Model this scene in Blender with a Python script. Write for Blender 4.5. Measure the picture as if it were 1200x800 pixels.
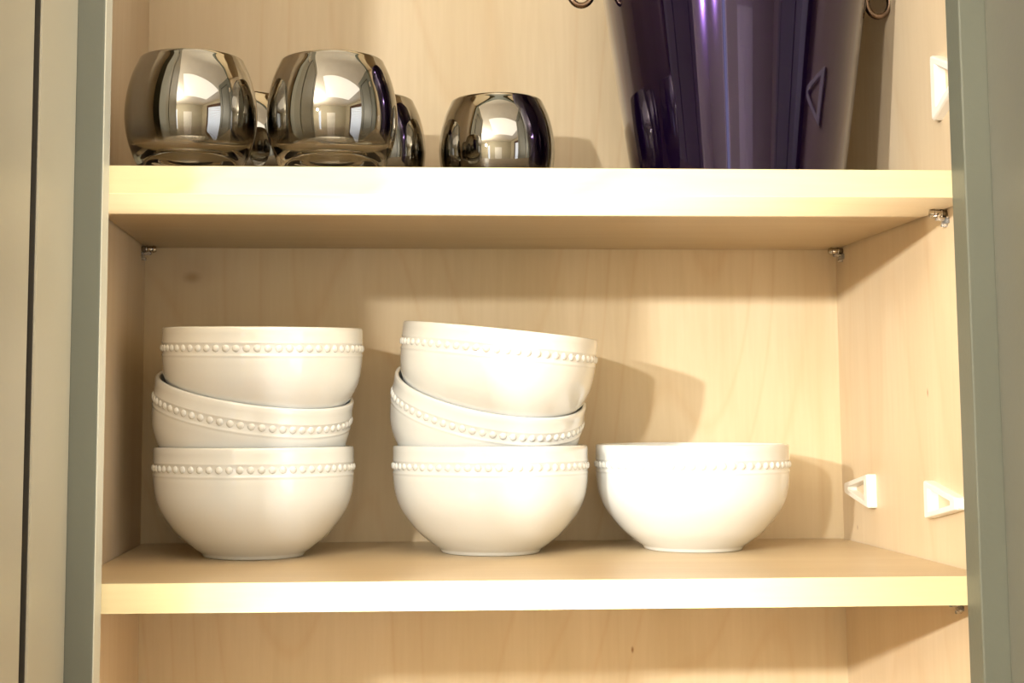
import bpy, bmesh, math, random
from mathutils import Vector, Matrix, Euler

for o in list(bpy.data.objects): bpy.data.objects.remove(o, do_unlink=True)
S = bpy.context.scene
COL = S.collection

# ------------------------------------------------------------------ camera
F_PX = 1631.96
CAM = Vector((-0.10476, -0.90496, 0.10304))
PITCH, YAW, ROLL = 0.09287, 0.05004, -0.00313
rx = Vector((math.cos(YAW), -math.sin(YAW), 0)); fy = Vector((math.sin(YAW), math.cos(YAW), 0))
fw = fy*math.cos(PITCH) + Vector((0, 0, math.sin(PITCH)))
up = -fy*math.sin(PITCH) + Vector((0, 0, math.cos(PITCH)))
R_ = rx*math.cos(ROLL) + up*math.sin(ROLL); U_ = up*math.cos(ROLL) - rx*math.sin(ROLL)
cd = bpy.data.cameras.new('camera'); cam = bpy.data.objects.new('camera', cd); COL.objects.link(cam)
m = Matrix.Identity(4)
for i in range(3): m[i][0], m[i][1], m[i][2], m[i][3] = R_[i], U_[i], -fw[i], CAM[i]
cam.matrix_world = m
cd.sensor_width = 36; cd.lens = F_PX/1200*36; cd.shift_x = 80.83/1200; cd.shift_y = -60.89/1200
cd.clip_start = 0.01
S.camera = cam

# ------------------------------------------------------------------ world, lights, exposure
S.view_settings.view_transform = 'Standard'; S.view_settings.look = 'None'
S.view_settings.gamma = 1; S.view_settings.use_curve_mapping = False
S.view_settings.exposure = -0.54
W = bpy.data.worlds.new('world'); S.world = W; W.use_nodes = True
W.node_tree.nodes['Background'].inputs[0].default_value = (0.78, 0.86, 1.0, 1)
W.node_tree.nodes['Background'].inputs[1].default_value = 5

def point(name, loc, watts, col, r):
    l = bpy.data.lights.new(name, 'POINT'); l.energy = watts; l.color = col; l.shadow_soft_size = r
    o = bpy.data.objects.new(name, l); COL.objects.link(o); o.location = loc; return o
def area(name, loc, aim, watts, col, sx, sy):
    l = bpy.data.lights.new(name, 'AREA'); l.energy = watts; l.color = col; l.shape = 'RECTANGLE'; l.size = sx; l.size_y = sy
    o = bpy.data.objects.new(name, l); COL.objects.link(o); o.location = loc
    o.rotation_euler = (Vector(aim)-Vector(loc)).to_track_quat('-Z', 'Y').to_euler(); return o
# two lamps hanging to the left of the camera throw the hard shadows
point('lamp_light', (-1.354, -1.60, 0.495), 250, (1.0, 0.955, 0.875), 0.03)
point('lamp_light', (-0.86, -1.60, 0.495), 110, (1.0, 0.955, 0.875), 0.03)
# broad ceiling light of the kitchen
area('ceiling_light', (0.25, -1.15, 0.93), (0.25, -1.15, -1), 10, (1.0, 0.95, 0.88), 1.2, 1.0)
# unseen light added at worktop height to brighten the upper shelf's underside
area('added_uplight', (0.0, -0.262, -0.735), (-0.03, 0.045, 0.25), 5, (1.0, 0.95, 0.82), 0.10, 0.02).data.spread = math.radians(38)

# ------------------------------------------------------------------ materials
def s2l(c): return tuple(((x/255)/12.92 if x/255 <= .04045 else ((x/255+.055)/1.055)**2.4) for x in c)
def newmat(name):
    mt = bpy.data.materials.new(name); mt.use_nodes = True
    return mt, mt.node_tree.nodes, mt.node_tree.links, mt.node_tree.nodes['Principled BSDF']
def ramp(N, stops):
    r = N.new('ShaderNodeValToRGB'); e = r.color_ramp.elements
    e[0].position, e[0].color = stops[0][0], (*stops[0][1], 1)
    e[1].position, e[1].color = stops[-1][0], (*stops[-1][1], 1)
    for p, c in stops[1:-1]:
        n = e.new(p); n.color = (*c, 1)
    return r
def plain(name, col, rough=.5, metal=0, coat=0, bump=0, spec=.5, bscale=300):
    mt, N, L, P = newmat(name)
    tc = N.new('ShaderNodeTexCoord'); no = N.new('ShaderNodeTexNoise')
    no.inputs['Scale'].default_value = 9; no.inputs['Detail'].default_value = 3
    L.new(tc.outputs['Object'], no.inputs['Vector'])
    c = s2l(col); r = ramp(N, [(.3, tuple(x*.96 for x in c)), (.7, tuple(min(1, x*1.03) for x in c))])
    L.new(no.outputs['Fac'], r.inputs[0]); L.new(r.outputs[0], P.inputs['Base Color'])
    P.inputs['Roughness'].default_value = rough; P.inputs['Metallic'].default_value = metal
    P.inputs['Coat Weight'].default_value = coat; P.inputs['Coat Roughness'].default_value = .03
    P.inputs['Specular IOR Level'].default_value = spec
    if bump:
        n2 = N.new('ShaderNodeTexNoise'); n2.inputs['Scale'].default_value = bscale
        L.new(tc.outputs['Object'], n2.inputs['Vector'])
        b = N.new('ShaderNodeBump'); b.inputs['Strength'].default_value = bump; b.inputs['Distance'].default_value = .0005
        L.new(n2.outputs['Fac'], b.inputs['Height']); L.new(b.outputs[0], P.inputs['Normal'])
    return mt
def wood(name, light, mid, dark, axis='z', rough=.42, contrast=1.0, marks=(), seed=0.0):
    """pale maple veneer: long streaks, slow flame figure, fine pores, little knots at given places"""
    mt, N, L, P = newmat(name)
    tc = N.new('ShaderNodeTexCoord')
    def mapped(sc, off=(0, 0, 0)):
        k = N.new('ShaderNodeMapping'); k.inputs['Scale'].default_value = sc
        k.inputs['Location'].default_value = tuple(a+seed for a in off); L.new(tc.outputs['Object'], k.inputs[0]); return k
    along = {'z': (1, 1, .07), 'x': (.07, 1, 1)}[axis]
    # warped coordinates for a flame figure
    w = N.new('ShaderNodeTexNoise'); w.inputs['Scale'].default_value = 3.2; w.inputs['Detail'].default_value = 1.5
    L.new(mapped(tuple(max(a, .35) for a in along)).outputs[0], w.inputs['Vector'])
    wv = N.new('ShaderNodeVectorMath'); wv.operation = 'SCALE'; wv.inputs['Scale'].default_value = .9
    L.new(w.outputs['Color'], wv.inputs[0])
    ad = N.new('ShaderNodeVectorMath'); L.new(mapped(tuple(a*8 for a in along)).outputs[0], ad.inputs[0]); L.new(wv.outputs[0], ad.inputs[1])
    n1 = N.new('ShaderNodeTexNoise'); n1.inputs['Scale'].default_value = 1.3; n1.inputs['Detail'].default_value = 5; n1.inputs['Roughness'].default_value = .55
    L.new(ad.outputs[0], n1.inputs['Vector'])
    n2 = N.new('ShaderNodeTexNoise'); n2.inputs['Scale'].default_value = 210; n2.inputs['Detail'].default_value = 3
    L.new(mapped(along).outputs[0], n2.inputs['Vector'])
    # thin meandering growth lines
    fn = N.new('ShaderNodeTexNoise'); fn.inputs['Scale'].default_value = 1.0; fn.inputs['Detail'].default_value = 1.2; fn.inputs['Roughness'].default_value = .35
    L.new(mapped((4.2, 4.2, .8) if axis == 'z' else (.6, 4.2, 4.2), (.3, .1, .2)).outputs[0], fn.inputs['Vector'])
    pp = N.new('ShaderNodeMath'); pp.operation = 'MULTIPLY'; pp.inputs[1].default_value = 22; L.new(fn.outputs['Fac'], pp.inputs[0])
    fr = N.new('ShaderNodeMath'); fr.operation = 'FRACT'; L.new(pp.outputs[0], fr.inputs[0])
    wr = ramp(N, [(0, (1, 1, 1)), (.09, (.25, .25, .25)), (.34, (0, 0, 0)), (.90, (.0, .0, .0)), (1, (1, 1, 1))]); L.new(fr.outputs[0], wr.inputs[0])
    mx = N.new('ShaderNodeMath'); mx.operation = 'MULTIPLY_ADD'; L.new(n2.outputs['Fac'], mx.inputs[0]); mx.inputs[1].default_value = .28
    L.new(n1.outputs['Fac'], mx.inputs[2])
    r = ramp(N, [(.50-.12/contrast*.9, s2l(dark)), (.62, s2l(mid)), (.74+.06/contrast, s2l(light))])
    L.new(mx.outputs[0], r.inputs[0])
    m1 = N.new('ShaderNodeMix'); m1.data_type = 'RGBA'; m1.blend_type = 'MULTIPLY'
    f = N.new('ShaderNodeMath'); f.operation = 'MULTIPLY'; f.inputs[1].default_value = .5*contrast
    L.new(wr.outputs[0], f.inputs[0]); L.new(f.outputs[0], m1.inputs['Factor']); L.new(r.outputs[0], m1.inputs['A']); m1.inputs['B'].default_value = (.90, .79, .66, 1)
    out = m1.outputs['Result']
    for (cx, cy, cz, sx, sz, amt) in marks:
        k = N.new('ShaderNodeMapping'); k.vector_type = 'POINT'
        k.inputs['Scale'].default_value = (1/sx, 1/sx, 1/sz); k.inputs['Location'].default_value = (-cx/sx, -cy/sx, -cz/sz)
        L.new(tc.outputs['Object'], k.inputs[0])
        ln = N.new('ShaderNodeVectorMath'); ln.operation = 'LENGTH'; L.new(k.outputs[0], ln.inputs[0])
        mr = N.new('ShaderNodeMapRange'); mr.interpolation_type = 'SMOOTHSTEP'; mr.inputs['From Min'].default_value = 1; mr.inputs['From Max'].default_value = .1
        mr.inputs['To Max'].default_value = amt; L.new(ln.outputs['Value'], mr.inputs['Value'])
        mm = N.new('ShaderNodeMix'); mm.data_type = 'RGBA'; L.new(mr.outputs[0], mm.inputs['Factor']); L.new(out, mm.inputs['A'])
        mm.inputs['B'].default_value = (*s2l((140, 96, 50)), 1); out = mm.outputs['Result']
    L.new(out, P.inputs['Base Color'])
    P.inputs['Roughness'].default_value = rough
    b = N.new('ShaderNodeBump'); b.inputs['Strength'].default_value = .08; b.inputs['Distance'].default_value = .0004
    L.new(n2.outputs['Fac'], b.inputs['Height']); L.new(b.outputs[0], P.inputs['Normal'])
    return mt

M_BACK = wood('maple_back', (223, 206, 176), (214, 196, 163), (206, 185, 150), 'z', contrast=.7, marks=[(-.26, .29, .2245, .011, .007, .45), (-.257, .29, .231, .03, .02, .16), (.115, .29, -.092, .0016, .004, .9)])
M_SIDE = wood('maple_side', (220, 201, 172), (211, 191, 160), (200, 178, 144), 'z', contrast=.5, seed=1.7, marks=[(.3, .0972, .1213, .0016, .0045, .9), (.3, .255, .012, .0015, .003, .8)])
M_SHELF = wood('maple_shelf', (202, 183, 150), (192, 171, 137), (180, 157, 123), 'x', contrast=.5, seed=.6, rough=.36)
M_EDGE = wood('maple_edge', (219, 205, 163), (211, 195, 151), (200, 182, 136), 'x', contrast=.6, seed=2.2, rough=.4)
M_GREY = plain('grey_green_paint', (92, 94, 82), .42, bump=.15)
M_DOOR_LIT = plain('daylit_door_paint', (168, 162, 142), .4, bump=.15)  # left door colour, lightened to carry the daylight on its inner face
M_GREYDOOR = plain('warm_grey_paint', (92, 91, 80), .42, bump=.15)
M_GROOVE_SHADE = plain('groove_shade_paint', (62, 58, 50), .6)  # shade of the door grooves, painted as a dark lining
M_STILE_LIT = plain('stile_light_paint', (190, 188, 172), .4)  # light on the left stile's inner side, painted as a pale strip
M_CERAMIC = plain('white_glaze', (226, 229, 229), .12, coat=.8)
M_PLASTIC = plain('white_plastic', (238, 234, 226), .35)
M_NICKEL = plain('nickel', (200, 192, 180), .18, metal=1)
M_BRONZE = plain('bronze_wire', (120, 100, 84), .25, metal=1)
def clear_plastic():
    mt, N, L, P = newmat('clear_plastic'); P.inputs['Base Color'].default_value = (1, .98, .96, 1)
    P.inputs['Roughness'].default_value = .1; P.inputs['Transmission Weight'].default_value = .8; P.inputs['IOR'].default_value = 1.3
    return mt
M_CLEAR = clear_plastic()
def purple():
    mt, N, L, P = newmat('purple_lacquer')
    tc = N.new('ShaderNodeTexCoord'); no = N.new('ShaderNodeTexNoise'); no.inputs['Scale'].default_value = 14
    L.new(tc.outputs['Object'], no.inputs['Vector'])
    r = ramp(N, [(.3, (.012, .003, .034)), (.7, (.015, .004, .041))]); L.new(no.outputs['Fac'], r.inputs[0]); L.new(r.outputs[0], P.inputs['Base Color'])
    P.inputs['Metallic'].default_value = .85; P.inputs['Roughness'].default_value = .075
    P.inputs['Coat Weight'].default_value = .75; P.inputs['Coat Roughness'].default_value = .02; P.inputs['Coat IOR'].default_value = 1.5
    return mt
M_PURPLE = purple()
def ombre():
    """smoky mirror coating on glass that fades to clear towards the base"""
    mt, N, L, P = newmat('mirrored_glass')
    P.inputs['Base Color'].default_value = (.36, .345, .31, 1); P.inputs['Metallic'].default_value = 1; P.inputs['Roughness'].default_value = .025
    g = N.new('ShaderNodeBsdfPrincipled'); g.inputs['Base Color'].default_value = (.93, .90, .80, 1)
    g.inputs['Transmission Weight'].default_value = 1; g.inputs['Roughness'].default_value = .01; g.inputs['IOR'].default_value = 1.48
    tc = N.new('ShaderNodeTexCoord'); sp = N.new('ShaderNodeSeparateXYZ'); L.new(tc.outputs['Object'], sp.inputs[0])
    mr = N.new('ShaderNodeMapRange'); mr.interpolation_type = 'SMOOTHSTEP'; mr.inputs['From Min'].default_value = .021; mr.inputs['From Max'].default_value = .042
    mr.inputs['To Max'].default_value = .97; L.new(sp.outputs['Z'], mr.inputs['Value'])
    mx = N.new('ShaderNodeMixShader'); L.new(mr.outputs[0], mx.inputs[0]); L.new(g.outputs[0], mx.inputs[1]); L.new(P.outputs[0], mx.inputs[2])
    L.new(mx.outputs[0], N['Material Output'].inputs['Surface'])
    return mt
M_OMBRE = ombre()
M_WALL = plain('cream_wall', (190, 182, 160), .7)
M_CEIL = plain('ceiling_white', (240, 234, 220), .8)
M_FLOOR = wood('floor_wood', (150, 110, 74), (128, 90, 58), (104, 70, 44), 'x', seed=3)
M_WHITE = plain('white_trim', (236, 232, 222), .45)
M_DARKWOOD = wood('dark_wood', (96, 62, 40), (78, 48, 30), (58, 34, 22), 'z', seed=4)
M_STONE = plain('worktop_stone', (206, 200, 188), .25)

# ------------------------------------------------------------------ mesh helpers
def finish(name, bm, mat, parent=None, smooth=False, loc=(0, 0, 0)):
    bmesh.ops.recalc_face_normals(bm, faces=bm.faces)
    me = bpy.data.meshes.new(name); bm.to_mesh(me); bm.free(); me.materials.append(mat)
    if smooth:
        for p in me.polygons: p.use_smooth = True
    o = bpy.data.objects.new(name, me); COL.objects.link(o); o.location = loc
    if parent: o.parent = parent
    return o
def box_bm(bm, x0, x1, y0, y1, z0, z1, bev=0):
    vs = [bm.verts.new((x, y, z)) for x in (x0, x1) for y in (y0, y1) for z in (z0, z1)]
    fs = [(0, 1, 3, 2), (4, 6, 7, 5), (0, 4, 5, 1), (2, 3, 7, 6), (0, 2, 6, 4), (1, 5, 7, 3)]
    F = [bm.faces.new([vs[i] for i in f]) for f in fs]
    if bev:
        es = list({e for f in F for e in f.edges})
        bmesh.ops.bevel(bm, geom=es, offset=bev, segments=2, affect='EDGES', profile=.6)
def box(name, mat, x0, x1, y0, y1, z0, z1, bev=0, parent=None, loc=(0, 0, 0)):
    bm = bmesh.new(); box_bm(bm, x0, x1, y0, y1, z0, z1, bev); return finish(name, bm, mat, parent, False, loc)
def catmull(pts, n=6):
    out = []
    for i in range(len(pts)-1):
        p0 = Vector(pts[max(i-1, 0)]); p1 = Vector(pts[i]); p2 = Vector(pts[i+1]); p3 = Vector(pts[min(i+2, len(pts)-1)])
        for k in range(n):
            t = k/n
            out.append(.5*((2*p1)+(-p0+p2)*t+(2*p0-5*p1+4*p2-p3)*t*t+(-p0+3*p1-3*p2+p3)*t**3))
    out.append(Vector(pts[-1])); return out
def lathe_bm(bm, prof, n=96):
    rings = []
    for r, z in prof:
        if r < 1e-6: rings.append([bm.verts.new((0, 0, z))])
        else: rings.append([bm.verts.new((r*math.cos(2*math.pi*i/n), r*math.sin(2*math.pi*i/n), z)) for i in range(n)])
    for a, b in zip(rings, rings[1:]):
        for i in range(n):
            j = (i+1) % n
            if len(a) == 1 and len(b) == 1: continue
            if len(a) == 1: bm.faces.new((a[0], b[i], b[j]))
            elif len(b) == 1: bm.faces.new((a[i], b[0], a[j]))
            else: bm.faces.new((a[i], b[i], b[j], a[j]))
def tube_bm(bm, pts, r, n=10, closed=False):
    P = [Vector(p) for p in pts]; rings = []
    for i, p in enumerate(P):
        a = P[(i-1) % len(P)] if (closed or i > 0) else p
        b = P[(i+1) % len(P)] if (closed or i < len(P)-1) else p
        t = (b-a).normalized(); s = t.cross(Vector((0.31, 1, .17))).normalized(); u = t.cross(s)
        rings.append([bm.verts.new(p+r*(s*math.cos(2*math.pi*k/n)+u*math.sin(2*math.pi*k/n))) for k in range(n)])
    prs = list(zip(rings, rings[1:])) + ([(rings[-1], rings[0])] if closed else [])
    for a, b in prs:
        for k in range(n):
            l = (k+1) % n; bm.faces.new((a[k], a[l], b[l], b[k]))
    if not closed: bm.faces.new(rings[0]); bm.faces.new(rings[-1])
def tag(o, label=None, cat=None, group=None, kind=None):
    if label: o['label'] = label
    if cat: o['category'] = cat
    if group: o['group'] = group
    if kind: o['kind'] = kind
    return o
def empty(name, loc):
    o = bpy.data.objects.new(name, None); COL.objects.link(o); o.location = loc; o.empty_display_size = .02; return o
def copy_tree(o, parent=None):
    c = o.copy(); COL.objects.link(c)
    if parent: c.parent = parent
    for ch in list(o.children): copy_tree(ch, c)
    return c

# ------------------------------------------------------------------ the kitchen behind the camera
ZF, ZC = -1.65, .95
tag(box('floor', M_FLOOR, -2.65, 1.75, -3.4, .75, ZF-.05, ZF), kind='structure')
tag(box('ceiling', M_CEIL, -2.65, 1.75, -3.4, .75, ZC, ZC+.05), kind='structure')
tag(box('wall_left', M_WALL, -2.65, -2.6, -3.3, .75, ZF, ZC), kind='structure')
tag(box('wall_back', M_WALL, -2.6, 1.7, .33, .40, ZF, ZC), kind='structure')
bm = bmesh.new()     # front wall (behind the camera) with a narrow tall window
vx0, vx1, vz0, vz1 = -1.42, -1.22, -.75, .55
box_bm(bm, -2.6, vx0, -3.35, -3.3, ZF, ZC); box_bm(bm, vx1, 1.7, -3.35, -3.3, ZF, ZC)
box_bm(bm, vx0, vx1, -3.35, -3.3, ZF, vz0); box_bm(bm, vx0, vx1, -3.35, -3.3, vz1, ZC)
tag(finish('wall_front', bm, M_WALL), kind='structure')
bm = bmesh.new()
for a in ((vx0-.06, vx0, vz0-.06, vz1+.06), (vx1, vx1+.06, vz0-.06, vz1+.06), (vx0, vx1, vz1, vz1+.06), (vx0, vx1, vz0-.06, vz0)):
    box_bm(bm, a[0], a[1], -3.355, -3.28, a[2], a[3])
tag(finish('window_2', bm, M_WHITE), kind='structure')
XR = 1.4
bm = bmesh.new()     # right wall with a window opening
wy0, wy1, wz0, wz1 = -2.25, -.85, -.65, .72
box_bm(bm, XR, XR+.05, -3.3, wy0, ZF, ZC); box_bm(bm, XR, XR+.05, wy1, .33, ZF, ZC)
box_bm(bm, XR, XR+.05, wy0, wy1, ZF, wz0); box_bm(bm, XR, XR+.05, wy0, wy1, wz1, ZC)
tag(finish('wall_right', bm, M_WALL), kind='structure')
bm = bmesh.new()
for a in ((wy0-.1, wy0, wz0-.1, wz1+.1), (wy1, wy1+.1, wz0-.1, wz1+.1), (wy0, wy1, wz1, wz1+.1), (wy0, wy1, wz0-.1, wz0)):
    box_bm(bm, XR-.03, XR+.06, a[0], a[1], a[2], a[3])
win = tag(finish('window_1', bm, M_DARKWOOD), kind='structure')
bm = bmesh.new(); box_bm(bm, -.016, .016, -.69, .69, -.001, .001)
sl0 = finish('blind_slat', bm, M_WHITE, win); nsl = 24
for i in range(nsl):
    s = sl0 if i == 0 else sl0.copy()
    if i: COL.objects.link(s); s.parent = win
    s.location = (XR+.02, (wy0+wy1)/2, wz0+.03+i*(wz1-wz0-.05)/(nsl-1)); s.rotation_euler = (0, math.radians(48), 0)
bm = bmesh.new(); box_bm(bm, -.55, .25, -3.3, -3.26, ZF, .42, .004)
dr = tag(finish('door_1', bm, M_WHITE), kind='structure')
for x0, x1, z0, z1 in ((-.45, -.20, -.55, .30), (-.10, .15, -.55, .30), (-.45, -.20, -1.45, -.70), (-.10, .15, -1.45, -.70)):
    box('door_panel', M_WHITE, x0, x1, -3.262, -3.25, z0, z1, .004, dr)
# worktop and base unit below the open cabinet
ct = box('worktop', M_STONE, -1.4, 1.395, -.33, .32, -.79, -.75, .004)
tag(ct, 'pale stone kitchen worktop running below the open wall cabinet', 'worktop')
bc = empty('base_cabinet', (0, -.3, ZF))
tag(bc, 'grey painted base cabinet standing under the pale stone worktop', 'cabinet')
box('body', M_GREY, -1.4, 1.39, -.29, .325, ZF, -.79, 0, bc, (0, .3, -ZF))
for i in range(4): box('door', M_GREY, -1.395+.695*i, -.705+.695*i, -.31, -.29, ZF+.1, -.81, .002, bc, (0, .3, -ZF))

# ------------------------------------------------------------------ wall cabinet
ZB, ZT = -.32, .70
D = .29
cab = empty('wall_cabinet', (0, .15, ZB))
tag(cab, 'open wall cabinet with pale maple interior, grey face frame and two swung-open doors', 'cabinet')
OFF = (0, -.15, -ZB)
box('back_panel', M_BACK, -.318, .318, D, D+.012, ZB, ZT, 0, cab, OFF)
box('side_panel', M_SIDE, -.318, -.3, 0, D, ZB, ZT, 0, cab, OFF)
box('side_panel', M_SIDE, .3, .318, 0, D, ZB, ZT, 0, cab, OFF)
box('top_panel', M_SHELF, -.3, .3, 0, D, ZT-.018, ZT, 0, cab, OFF)
box('bottom_panel', M_SHELF, -.3, .3, 0, D, ZB, ZB+.018, 0, cab, OFF)
FF = -.0211
sl = box('stile', M_GREY, -.335, -.2772, FF, 0, ZB, ZT, .0012, cab, OFF)
box('edge_strip', M_STILE_LIT, -.2776, -.27655, FF+.0008, 0, ZB, ZT, .0002, sl)['label'] = 'painted light on the inner side of the left stile'
box('stile', M_GREY, .2821, .335, FF, 0, ZB, ZT, .0012, cab, OFF)
box('rail', M_GREY, -.2772, .2821, FF, 0, ZT-.04, ZT, .001, cab, OFF)
box('rail', M_GREY, -.2772, .2821, FF, 0, ZB, ZB+.035, .001, cab, OFF)
def door(side, hx, mat, plabel):
    """shaker door; local +x runs from the hinge to the free edge, inner face on local y=0, thickness towards -y"""
    Wd, st, t = .30, .055, .02
    bm = bmesh.new()
    box_bm(bm, 0, st, -t, 0, ZB, ZT, .0012); box_bm(bm, Wd-st, Wd, -t, 0, ZB, ZT, .0012)
    box_bm(bm, st, Wd-st, -t, 0, ZT-st, ZT, .0012); box_bm(bm, st, Wd-st, -t, 0, ZB, ZB+st, .0012)
    if side > 0:
        for v in bm.verts: v.co.y = -v.co.y       # the right door mirrors the left one
    d = finish('door', bm, mat, cab); d['label'] = plabel
    s = -1 if side < 0 else 1
    # panel almost flush with the frame, dark lining paints the shade into the groove
    g = .0095
    ys = sorted((s*.0006, s*.014))
    box('panel', mat, st+g, Wd-st-g, ys[0], ys[1], ZB+st+g, ZT-st-g, .0008, d)
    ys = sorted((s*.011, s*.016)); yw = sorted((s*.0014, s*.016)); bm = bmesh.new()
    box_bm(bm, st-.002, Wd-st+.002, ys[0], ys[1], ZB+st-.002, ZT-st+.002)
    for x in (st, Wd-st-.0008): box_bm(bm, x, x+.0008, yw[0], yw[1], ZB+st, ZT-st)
    finish('groove', bm, M_GROOVE_SHADE, d)['label'] = 'painted shade in the groove between door frame and panel'
    for z in (ZB+.12, ZT-.12):
        bm = bmesh.new(); box_bm(bm, .004, .040, min(0, -s*.004), max(0, -s*.004), z-.02, z+.02, .001)
        finish('hinge', bm, M_NICKEL, d)
    a = math.radians(10)
    dirx = -math.sin(a) if side < 0 else math.sin(a); diry = -math.cos(a)
    d.rotation_euler = (0, 0, math.atan2(diry, dirx)); d.location = Vector((hx, FF-.0004, 0))+Vector(OFF)
    return d
door(-1, -.2941, M_DOOR_LIT, 'left cabinet door standing open, daylight painted into its pale colour')
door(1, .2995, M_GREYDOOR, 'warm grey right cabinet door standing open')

# shelf pins in the side panels
def pin(x, y, zt, s):
    """zt = underside of the shelf; s = +1 points to +x"""
    bm = bmesh.new()
    pts = [(x, y, zt-.0032), (x+s*.012, y, zt-.0032)]
    tube_bm(bm, pts, .0026, 14)
    for p in (x+s*.0035, x+s*.0095):
        tube_bm(bm, [(p, y, zt-.0032), (p+s*.0012, y, zt-.0032)], .0031, 14)
    o = finish('shelf_pin', bm, M_NICKEL, cab, True, OFF)
    bm = bmesh.new()
    box_bm(bm, min(x, x+s*.0022), max(x, x+s*.0022), y-.005, y+.005, zt-.0105, zt-.0058, .0006)
    tube_bm(bm, [(x+s*.0022, y, zt-.007), (x+s*.008, y, zt-.0066)], .0014, 8)
    tube_bm(bm, [(x, y, zt-.0115), (x+s*.004, y, zt-.0115)], .0012, 8)
    finish('pin_clip', bm, M_CLEAR, o, True)
ZA = .24976; ZBt = 0.0
for zt in (ZA, ZBt-.0188):
    for x, s in ((-.3, 1), (.3, -1)):
        pin(x, .272, zt, s); pin(x, .052, zt, s)

# ------------------------------------------------------------------ shelves
def shelf(z0, z1, label):
    bm = bmesh.new(); box_bm(bm, -.2986, .2982, .0012, D-.0008, z0, z1)
    o = finish('shelf', bm, M_SHELF)
    tag(o, label, 'shelf', 'adjustable shelves in the wall cabinet')
    e = box('edge_strip', M_EDGE, -.2986, .2982, 0, .0012, z0, z1, .0003, o); e['label'] = 'cream maple edge strip'
    return o
shelf(ZA, ZA+.0185, 'upper maple shelf carrying the mirrored glasses and the purple bucket')
shelf(-.0188, 0, 'lower maple shelf carrying the white bowls')
ZS = ZA+.0185

# ------------------------------------------------------------------ bowls
CS = .0773      # height of the centre of the spherical underside
def make_bowl():
    outer = [(0, .0022), (.030, .0020), (.0345, .0016), (.0355, .0002), (.0375, 0), (.0388, .0006), (.0396, .0020), (.0404, .0030)]
    outer += [(p.x, p.y) for p in catmull([(.0408, .0033), (.0471, .0078), (.0561, .0153), (.0650, .0256), (.0710, .0350), (.0746, .0449), (.0762, .0560), (.0764, .0605)], 4)]
    outer += [(.0766, .0612), (.0768, .0618), (.0767, .0624), (.0764, .0630), (.0762, .0640), (.0762, .0680), (.0763, .0700), (.0766, .0706), (.0768, .0712), (.0767, .0718), (.0765, .0724)]
    outer += [(.0765, .078), (.0764, .0815), (.0759, .0826), (.0747, .0830), (.0734, .0827), (.0729, .0815)]
    inner = [(.0727, .070), (.0717, .058), (.0695, .044), (.0645, .031), (.0560, .0205), (.0440, .0125), (.0280, .0084), (.0120, .0072), (0, .007)]
    bm = bmesh.new(); lathe_bm(bm, outer+inner, 128)
    o = finish('bowl', bm, M_CERAMIC, None, True)
    bm = bmesh.new(); n = 62
    for i in range(n):
        a = 2*math.pi*i/n
        mtx = Matrix.Rotation(a, 4, 'Z') @ Matrix.Translation((.0761, 0, .0672)) @ Matrix.Diagonal((.0016, .0028, .0028, 1))
        bmesh.ops.create_icosphere(bm, subdivisions=2, radius=1, matrix=mtx)
    finish('bead_border', bm, M_CERAMIC, o, True)
    return o
def rot(roll, tilt): return Euler((math.radians(tilt), math.radians(roll), 0)).to_matrix()
first = make_bowl(); made = [0]
RIMD, NEST = .083-CS, .0402
def put_bowl(center, roll, tilt, spin, label, group=None):
    b = first if not made[0] else copy_tree(first); made[0] += 1
    R = rot(roll, tilt)
    b.rotation_euler = (R @ Matrix.Rotation(math.radians(spin), 3, 'Z')).to_euler()
    b.location = center - R @ Vector((0, 0, CS))
    tag(b, label, 'bowl', group or 'white beaded bowls on the lower shelf')
    rc = center + R @ Vector((0, 0, RIMD))
    return rc + R @ Vector((0, 0, 1))*NEST
c = put_bowl(Vector((-.196, .178, CS)), 0, 0, 0, 'white ceramic bowl with beaded rim band, level, at the bottom of the left stack')
c = put_bowl(c, 8.4, 11, 20, 'tilted white ceramic bowl in the middle of the left stack')
c = put_bowl(c, .3, 3, 45, 'white ceramic bowl sitting level on top of the left stack')
c = put_bowl(Vector((-.0132, .193, CS)), 0, 0, 3, 'white ceramic bowl with beaded band at the bottom of the stack beside the single bowl')
c = put_bowl(c, 9.2, 17, 33, 'tilted white ceramic bowl in the middle of the stack beside the single bowl')
c = put_bowl(c, 5.8, 3, 61, 'slightly tipped white ceramic bowl on top of the stack beside the single bowl')
put_bowl(Vector((.1495, .206, CS)), 0, 0, 2, 'single unstacked white ceramic bowl at the right of the shelf')

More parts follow.
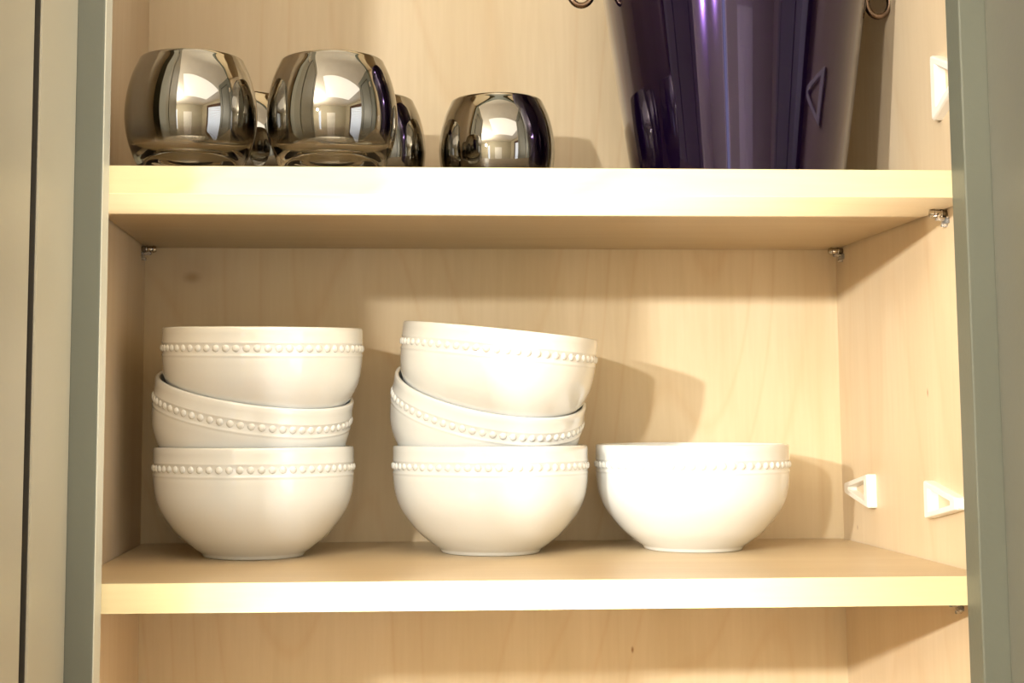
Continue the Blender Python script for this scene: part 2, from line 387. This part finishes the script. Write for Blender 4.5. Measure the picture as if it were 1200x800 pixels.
# ------------------------------------------------------------------ mirrored glasses
def make_glass():
    H = .087
    o_ = [(.0260, .0000), (.0300, .0008), (.0345, .0070), (.0400, .0180), (.0445, .0320), (.0462, .0460), (.0450, .0610), (.0415, .0750), (.0372, .0850)]
    prof = [(0, .0030), (.018, .0022), (.0235, .0004)] + [(p.x, p.y) for p in catmull(o_, 6)]
    prof += [(.0366, .0866), (.0360, .0870), (.0354, .0866)]
    i_ = [(.0352, .0850), (.0396, .0745), (.0431, .0605), (.0443, .0460), (.0425, .0330), (.0370, .0220), (.0280, .0150), (.0150, .0118), (0, .0110)]
    prof += [(max(p.x, 0), p.y) for p in catmull(i_, 5)]
    bm = bmesh.new(); lathe_bm(bm, prof, 96)
    return finish('tumbler', bm, M_OMBRE, None, True)
g0 = make_glass()
for i, (x, y, lab) in enumerate([
        (-.2332, .068, 'rounded mirrored glass with clear base, front row nearest the left cabinet side'),
        (-.1342, .068, 'rounded mirrored glass with clear base, front row, second from the left cabinet side'),
        (-.2080, .190, 'mirrored glass almost hidden behind the gap between the two front glasses'),
        (-.1097, .190, 'mirrored glass half hidden behind the right-hand front glass'),
        (-.0066, .188, 'rounded mirrored glass standing alone, nearest the purple bucket')]):
    g = g0 if i == 0 else copy_tree(g0)
    g.location = (x, y, ZS); g.rotation_euler = (0, 0, i*.7)
    tag(g, lab, 'glass', 'mirrored glasses on the upper shelf')

# ------------------------------------------------------------------ purple bucket
bk = empty('ice_bucket', (.1770, .150, ZS))
tag(bk, 'dark purple glossy metal bucket with side rings on the upper shelf', 'bucket')
H = .235; r0, r1 = .0783, .1115
def rr(z): return r0 + (r1-r0)*z/H
prof = [(0, .004), (r0-.012, .003), (r0-.006, 0), (r0-.0015, 0), (r0, .0015)] + [(rr(z), z) for z in (.01, .04, .08, .12, .16, .2, .228)]
prof += [(rr(.229)+.002, .230), (rr(H)+.003, .2335), (rr(H)+.002, .2365), (rr(H)-.001, .2365), (rr(H)-.003, .233)]
prof += [(rr(z)-.0025, z) for z in (.2, .15, .1, .05, .012)] + [(r0-.012, .0075), (0, .0075)]
bm = bmesh.new(); lathe_bm(bm, prof, 128)
finish('body', bm, M_PURPLE, bk, True)
for s, dx, dz in ((-1, .010, .0), (1, .003, -.006)):
    lug = bmesh.new(); zc = .178
    x0 = s*(rr(zc)-.001)
    tube_bm(lug, [(x0, -.010, zc), (x0+s*.006, -.010, zc), (x0+s*.010, -.006, zc), (x0+s*.011, 0, zc), (x0+s*.010, .006, zc), (x0+s*.006, .010, zc), (x0, .010, zc)], .0024, 10)
    lo = finish('handle_lug', lug, M_BRONZE, bk, True)
    bm = bmesh.new(); rad = .0115
    tube_bm(bm, [(x0+s*(.0085+dx)+s*rad*.8*math.cos(t), -.004, zc-.004-rad*.7+rad*math.sin(t)+dz) for t in [2*math.pi*k/28 for k in range(28)]], .0024, 10, True)
    finish('ring', bm, M_BRONZE, lo, True)

# ------------------------------------------------------------------ white triangular brackets
def rounded_tri(pts, rad, n=6):
    out = []; k = len(pts)
    for i in range(k):
        p = Vector(pts[i]); a = (Vector(pts[i-1])-p); b = (Vector(pts[(i+1) % k])-p)
        ang = a.angle(b); dd = rad/math.tan(ang/2); pa = p+a.normalized()*dd; pb = p+b.normalized()*dd
        for j in range(n+1):
            t = j/n; out.append(pa*(1-t)**2+p*2*t*(1-t)+pb*t*t)
    return out
def bracket(name, outer, inner, h, label):
    """outer, inner: triangles in (y, z) about the origin on the right side panel"""
    bm = bmesh.new(); O = rounded_tri(outer, .0024); I = rounded_tri(inner, .0008)
    def ctr(L): return sum(L, Vector((0, 0)))/len(L)
    cO, cI = ctr(O), ctr(I)
    loops = [(O, cO, 1, 0), (O, cO, 1, -h*.75), (O, cO, .965, -h*.93), (O, cO, .92, -h), (I, cI, 1.10, -h), (I, cI, 1.03, -h*.93), (I, cI, 1, -h*.75), (I, cI, 1, 0)]
    vs = [[bm.verts.new((x, (c+(p-c)*s)[0], (c+(p-c)*s)[1])) for p in L] for L, c, s, x in loops]
    vs.append(vs[0])
    for a, b in zip(vs, vs[1:]):
        for i in range(len(a)):
            j = (i+1) % len(a); bm.faces.new((a[i], a[j], b[j], b[i]))
    return finish(name, bm, M_PLASTIC, None, False)
T_out = [(0, .0140), (0, -.0140), (.0575, -.0040), (.0575, .0040)]
T_in = [(.010, .0080), (.010, -.0080), (.046, -.0014), (.046, .0014)]
b1 = bracket('triangular_bracket', T_out, T_in, .0075, '')
b1.location = (.3, .208, .0443)
tag(b1, 'white plastic triangular bracket on the right cabinet side, the one near the back corner', 'bracket', 'white triangular brackets on the right cabinet side')
b2 = b1.copy(); COL.objects.link(b2); b2.rotation_euler = (0, 0, 0); b2.scale = (1, 1, 1)
b2.data = b1.data.copy()
for v in b2.data.vertices: v.co.y = -v.co.y
b2.data.flip_normals()
b2.location = (.3, .0945, .0443)
tag(b2, 'white triangular bracket low on the right cabinet side, tip hidden by the grey frame', 'bracket', 'white triangular brackets on the right cabinet side')
b3 = bracket('triangular_bracket', [(0, .0245), (0, -.0245), (-.050, -.0034), (-.050, .0034)], [(-.010, .0150), (-.010, -.0150), (-.040, -.0012), (-.040, .0012)], .0075, '')
b3.location = (.3, .0555, .3375)
tag(b3, 'taller white plastic bracket on the right cabinet side above the upper shelf', 'bracket', 'white triangular brackets on the right cabinet side')
